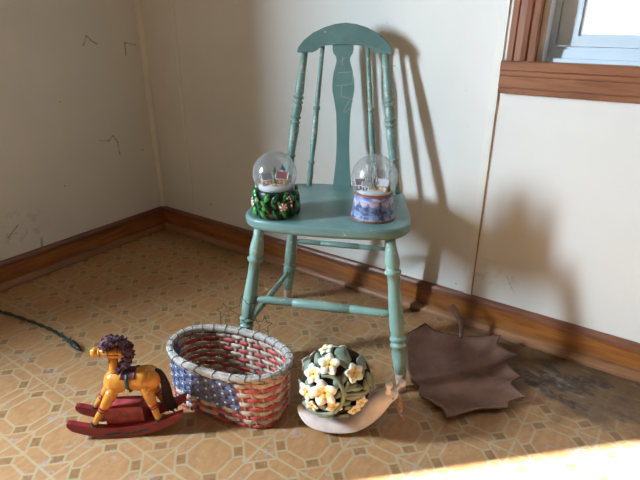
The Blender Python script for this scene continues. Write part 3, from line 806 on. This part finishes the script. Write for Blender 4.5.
# shell
SC_, SR = Vector((-.026, 0, .122)), Vector((.083, .060, .091))
TILT = Matrix.Rotation(.22, 3, 'Y')
def shp(a, e, k=1.0):
    """point on the shell: a around (towards -y is the front), e height"""
    return SC_+TILT @ Vector((SR.x*k*math.sin(a)*math.cos(e), -SR.y*k*math.cos(a)*math.cos(e), SR.z*k*math.sin(e)))
MB().ball(SC_, tuple(SR*.95), 32, 20, TILT).build('shell', M_shell, SN)
def frame_at(x, z):
    """front shell surface below/behind the drawn point (x, z) of the side view"""
    inv = TILT.inverted(); y = 0
    lo, hi = -.2, 0.0
    for _ in range(40):
        m = (lo+hi)/2; q = inv @ (Vector((x, m, z))-SC_); f = (q.x/SR.x)**2+(q.y/SR.y)**2+(q.z/SR.z)**2
        if f > 1: lo = m
        else: hi = m
    P = Vector((x, hi, z)); q = inv @ (P-SC_); N_ = TILT @ Vector((q.x/SR.x**2, q.y/SR.y**2, q.z/SR.z**2)); N_.normalize()
    return P, N_
def flower(P, N_, r, rot):
    T = Vector((0, 0, 1))-N_*N_.z
    if T.length < .1: T = Vector((1, 0, 0))-N_*N_.x
    T.normalize(); B = N_.cross(T)
    e = MB(); st_ = 7
    for k in range(5):
        a = rot+2*PI*k/5; U = T*math.cos(a)+B*math.sin(a); W = N_.cross(U)
        b = len(e.v)
        for i in range(st_+1):
            t_ = i/st_; w = r*.47*(math.sin(PI*min(1, .06+t_*.90))**.7)*(1-.25*t_); h = r*(.16*math.sin(t_*2.2)+.05)
            if i == st_: w = r*.05
            c = P+U*(r*t_)+N_*h
            e.v += [c-W*w-N_*r*.03, c+N_*r*.045, c+W*w+N_*r*.05]
        for i in range(st_):
            e.cur = 1 if i < 3 else 0
            for j in (0, 1): e.face((b+3*i+j, b+3*i+j+1, b+3*i+j+4, b+3*i+j+3))
    e.cur = 2; e.ball(P+N_*r*.10, r*.12, 8, 6)
    o = e.build('flower', [M_pet, M_cen, M_cen2], SN); o.modifiers.new('thickness', 'SOLIDIFY').thickness = .0016
FL = [(-.0541, .1407, .0325, .25), (-.0763, .1713, .0235, .5), (-.0439, .1945, .0255, .1), (.0083, .1795, .0225, .1), (-.0905, .1282, .0225, .8), (-.0502, .2085, .018, .3), (.0119, .0892, .0175, .4), (.0246, .1074, .0175, .9), (-.0333, .1051, .019, .7), (-.0804, .0955, .018, 1.0)]
for x, z, r, rot in FL:
    P, N_ = frame_at(x, z); flower(P, N_, r, rot)
for a, e_, r, rot in ((PI*.75, .2, .03, 0), (PI, .4, .03, .4), (-PI*.75, .1, .03, .2), (PI, -.25, .028, .7)):
    P = shp(a, e_); q = TILT.inverted() @ (P-SC_); N_ = (TILT @ Vector((q.x/SR.x**2, q.y/SR.y**2, q.z/SR.z**2))).normalized(); flower(P, N_, r, rot)
def on_shell(pts, rise): 
    out = []
    for x, z in pts: P, N_ = frame_at(x, z); out.append(P+N_*rise)
    return out
for pts, r in ((((-.0593, .1737), (-.0389, .1761), (-.0237, .166), (-.0143, .1448), (-.0155, .1207), (-.0254, .1), (-.0433, .0815), (-.0669, .067)), .0048), (((-.0105, .1329), (-.0097, .1499), (-.0032, .1646)), .0032), (((-.0905, .0666), (-.0616, .066), (-.0354, .0779)), .0045), (((-.015, .138), (.0102, .1368), (.0318, .1307)), .003), (((-.0985, .083), (-.08, .076), (-.05, .080), (-.03, .094)), .004)):
    MB().tube(catmull(on_shell(pts, .0028), 5, False), r, 8).build('vine', M_vine, SN)
def sleaf(a, b, w):
    mb = MB(); st_ = 8; P0, _ = frame_at(*a); b0 = 0
    for i in range(st_+1):
        t_ = i/st_; x = a[0]+(b[0]-a[0])*t_; z = a[1]+(b[1]-a[1])*t_; d = Vector((b[0]-a[0], b[1]-a[1])).normalized(); k = w*math.sin(PI*min(1, .05+.93*t_))
        for s_, h in ((-1, .0015), (0, .004), (1, .0015)):
            P, N_ = frame_at(x-d.y*k*s_, z+d.x*k*s_); mb.v.append(P+N_*h)
    for i in range(st_):
        for j in (0, 1): mb.face((3*i+j, 3*i+j+1, 3*i+j+4, 3*i+j+3))
    o = mb.build('leaf', M_lf, SN); o.modifiers.new('thickness', 'SOLIDIFY').thickness = .002
for a, b, w in (((-.0331, .2090), (.0033, .2000), .011), ((-.0207, .2025), (.0048, .1914), .008), ((-.0125, .1298), (.0348, .1265), .011), ((-.0221, .0728), (.0033, .0560), .012), ((-.0962, .1600), (-.0829, .1854), .009), ((-.0994, .0860), (-.0885, .0660), .009), ((-.0165, .1604), (-.0066, .1891), .008), ((.0313, .1600), (.0435, .1211), .009), ((-.012, .145), (.016, .158), .009), ((-.105, .115), (-.100, .14), .008), ((-.060, .200), (-.075, .187), .008), ((.016, .188), (.030, .165), .009), ((-.012, .108), (.002, .120), .008), ((.028, .088), (.040, .108), .008), ((-.095, .140), (-.075, .152), .010), ((-.030, .150), (-.022, .178), .010), ((.000, .150), (.030, .143), .009), ((-.066, .110), (-.050, .090), .009), ((-.010, .095), (.006, .104), .008), ((-.065, .190), (-.035, .212), .010), ((.020, .118), (.046, .138), .008), ((-.030, .128), (-.018, .148), .008), ((.036, .170), (.050, .130), .008), ((.014, .198), (.036, .176), .008), ((-.002, .170), (.014, .160), .006)): sleaf(a, b, w)
# price tag that hangs at the snail's mouth
M_tagm = plain('orange_tag', (.45, .20, .11), .4, 0, .3, 60)
TG = MB(); tp = [(.1175, .080), (.1225, .070), (.1285, .050), (.1345, .009), (.1260, .020), (.1195, .036), (.1160, .060)]
TG.prism(tp, lambda x, z: (x, -.004-(.08-z)*.03, z), lambda x, z: (x, -.0015-(.08-z)*.03, z))
to = TG.build('hanging_tag', M_tagm, SN)
MB().prism([(.1215, .046), (.1255, .050), (.1285, .032), (.1270, .026), (.1220, .034)], lambda x, z: (x, -.0052-(.08-z)*.03, z), lambda x, z: (x, -.0041-(.08-z)*.03, z)).build('tag_print', plain('grey_print', (.35, .36, .42), .5, 0, .5, 150), to)

# ------------------------------------------------------------------ big metal leaf dish
LFO = empty('leaf_dish', (1.49, -.27, 0))
tag(LFO, 'large dark brown metal leaf-shaped dish lying on the floor by the skirting', 'dish')
ol = [(1.314, -.196, .02), (1.337, -.128, .028), (1.371, -.141, .024), (1.401, -.136, .022), (1.448, -.116, .02), (1.499, -.104, .03), (1.55, -.086, .045), (1.549, -.117, .032), (1.579, -.123, .03), (1.61, -.136, .032), (1.595, -.162, .026), (1.598, -.186, .026), (1.645, -.223, .03), (1.632, -.237, .024), (1.63, -.258, .024), (1.674, -.291, .026), (1.642, -.32, .018), (1.646, -.346, .018), (1.588, -.385, .013), (1.56, -.426, .013), (1.541, -.461, .016), (1.516, -.429, .013), (1.495, -.43, .012), (1.48, -.421, .012), (1.464, -.424, .012), (1.450, -.416, .012), (1.438, -.388, .012), (1.416, -.385, .012), (1.385, -.345, .013), (1.357, -.300, .014), (1.330, -.25, .016)]
dn = []
for i in range(len(ol)):
    A, B = Vector(ol[i]), Vector(ol[(i+1) % len(ol)]); dn += [A, A.lerp(B, .5)]
mb = MB(); c0 = Vector((1.49, -.275, .004)); fr_ = [.15, .30, .45, .58, .70, .80, .88, .95, 1.0]; nn_ = len(dn)
mb.v.append(c0-Vector((1.49, -.27, 0)))
for f in fr_:
    for p in dn:
        q = c0+(p-c0)*f; ang = math.atan2(p.y-c0.y, p.x-c0.x); rho = min(1.15, math.hypot((q.x-1.495)/.185, (q.y+.275)/.185)); zf = .004+.016*rho**3; q.z = zf*(1-f**7)+p.z*f**7
        mb.v.append(q-Vector((1.49, -.27, 0)))
for j in range(nn_):
    mb.face((0, 1+j, 1+(j+1) % nn_))
    for i in range(len(fr_)-1): mb.face((1+i*nn_+j, 1+i*nn_+(j+1) % nn_, 1+(i+1)*nn_+(j+1) % nn_, 1+(i+1)*nn_+j))
t = NT('brown_patina_metal'); v = t.coord(); n1 = t.noise(v, 9, 4, .6); n2 = t.noise(v, 70, 3)
c = t.mix(t.ramp(n1, .3, .7), (.145, .075, .054), (.25, .138, .102)); c = t.mix(t.math('MULTIPLY', t.ramp(n2, .55, .75), .3), c, (.25, .18, .15))
t.bump(n1, .15, .003); M_leaf = t.fin(c, .27, .55)
lo = mb.build('dish', M_leaf, LFO); sm = lo.modifiers.new('thickness', 'SOLIDIFY'); sm.thickness = .003; sm.offset = 1
stp = catmull([(1.449, -.128, .021), (1.446, -.117, .034), (1.437, -.110, .060), (1.421, -.106, .085), (1.401, -.103, .101)], 5, False)
mb = MB().tube([p-Vector((1.49, -.27, 0)) for p in stp], [.0055+.0035*(i/(len(stp)-1)) for i in range(len(stp))], 12, flat=.75)
mb.build('stem', M_leaf, LFO)

# ------------------------------------------------------------------ green cord at the left
M_cord = plain('dark_green_cord', (.022, .045, .025), .45, 0, .3, 80)
base = catmull([(-0.0+.06, -.845, .006), (.16, -.812, .006), (.30, -.787, .006), (.40, -.776, .006), (.47, -.7765, .0065), (.525, -.781, .007)], 14, False)
cd = MB()
for ph in (0, PI):
    pts = []
    for i, p in enumerate(base):
        a = ph+i*.55; pts.append(p+Vector((0, .0030*math.cos(a), .0030*math.sin(a))))
    cd.tube(pts, .0028, 7)
CD = cd.build('cord', M_cord); tag(CD, 'dark green twisted cord lying on the floor at the left edge', 'cord')
pl = MB().tube([(.520, -.781, .0085), (.528, -.7815, .0095), (.548, -.784, .0095), (.566, -.786, .009), (.578, -.787, .0075)], [.005, .009, .0085, .0065, .003], 12)
pl.build('plug', plain('black_green_plug', (.012, .022, .016), .4), CD)
M_clip = plain('pale_clip', (.30, .33, .26), .5)
for x, y in ((.455, -.770), (.492, -.788), (.498, -.770)): MB().ball((x, y, .010), (.004, .004, .005), 8, 6).build('cord_clip', M_clip, CD)

# ------------------------------------------------------------------ camera
f, yaw, pitch, roll = 511.026, -.604401, .408564, .0020217
cam = bpy.data.cameras.new('camera'); co_ = bpy.data.objects.new('camera', cam); COL.objects.link(co_)
cam.sensor_width = 36; cam.lens = f/640*36; cam.clip_start = .02
fw = Vector((math.sin(yaw)*math.cos(pitch), math.cos(yaw)*math.cos(pitch), -math.sin(pitch)))
rt = Vector((math.cos(yaw), -math.sin(yaw), 0)); up = rt.cross(fw)
r2 = rt*math.cos(roll)+up*math.sin(roll); u2 = -rt*math.sin(roll)+up*math.cos(roll)
M = Matrix((r2, u2, -fw)).transposed().to_4x4(); M.translation = (1.824596, -1.394454, .873913)
co_.matrix_world = M
S.camera = co_

# ------------------------------------------------------------------ light
wd = bpy.data.worlds.new('sky'); S.world = wd; wd.use_nodes = True
bg = wd.node_tree.nodes['Background']; bg.inputs[0].default_value = (.84, .92, 1, 1); bg.inputs[1].default_value = 1.4
def area(name, loc, direction, sx, sy, power, col):
    L = bpy.data.lights.new(name, 'AREA'); L.shape = 'RECTANGLE'; L.size = sx; L.size_y = sy; L.energy = power; L.color = col
    o = bpy.data.objects.new(name, L); COL.objects.link(o); o.location = loc
    o.rotation_euler = Vector(direction).to_track_quat('-Z', 'Y').to_euler(); return o
area('window_daylight', (-.098, -1.775, 1.10), (1, 0, 0), 0.19, .52, 134, (.67, .845, 1.0))
sun = bpy.data.lights.new('sun', 'SUN'); sun.energy = 85; sun.angle = math.radians(.7); sun.color = (1, .98, .95)
so2 = bpy.data.objects.new('sun', sun); COL.objects.link(so2); so2.location = (-2, -5, 3)
az, el = math.radians(45.8), math.radians(29)
so2.rotation_euler = Vector((math.sin(az)*math.cos(el), math.cos(az)*math.cos(el), -math.sin(el))).to_track_quat('-Z', 'Y').to_euler()
vs = S.view_settings; vs.view_transform = 'Standard'; vs.look = 'None'; vs.exposure = 0; vs.gamma = 1; vs.use_curve_mapping = False
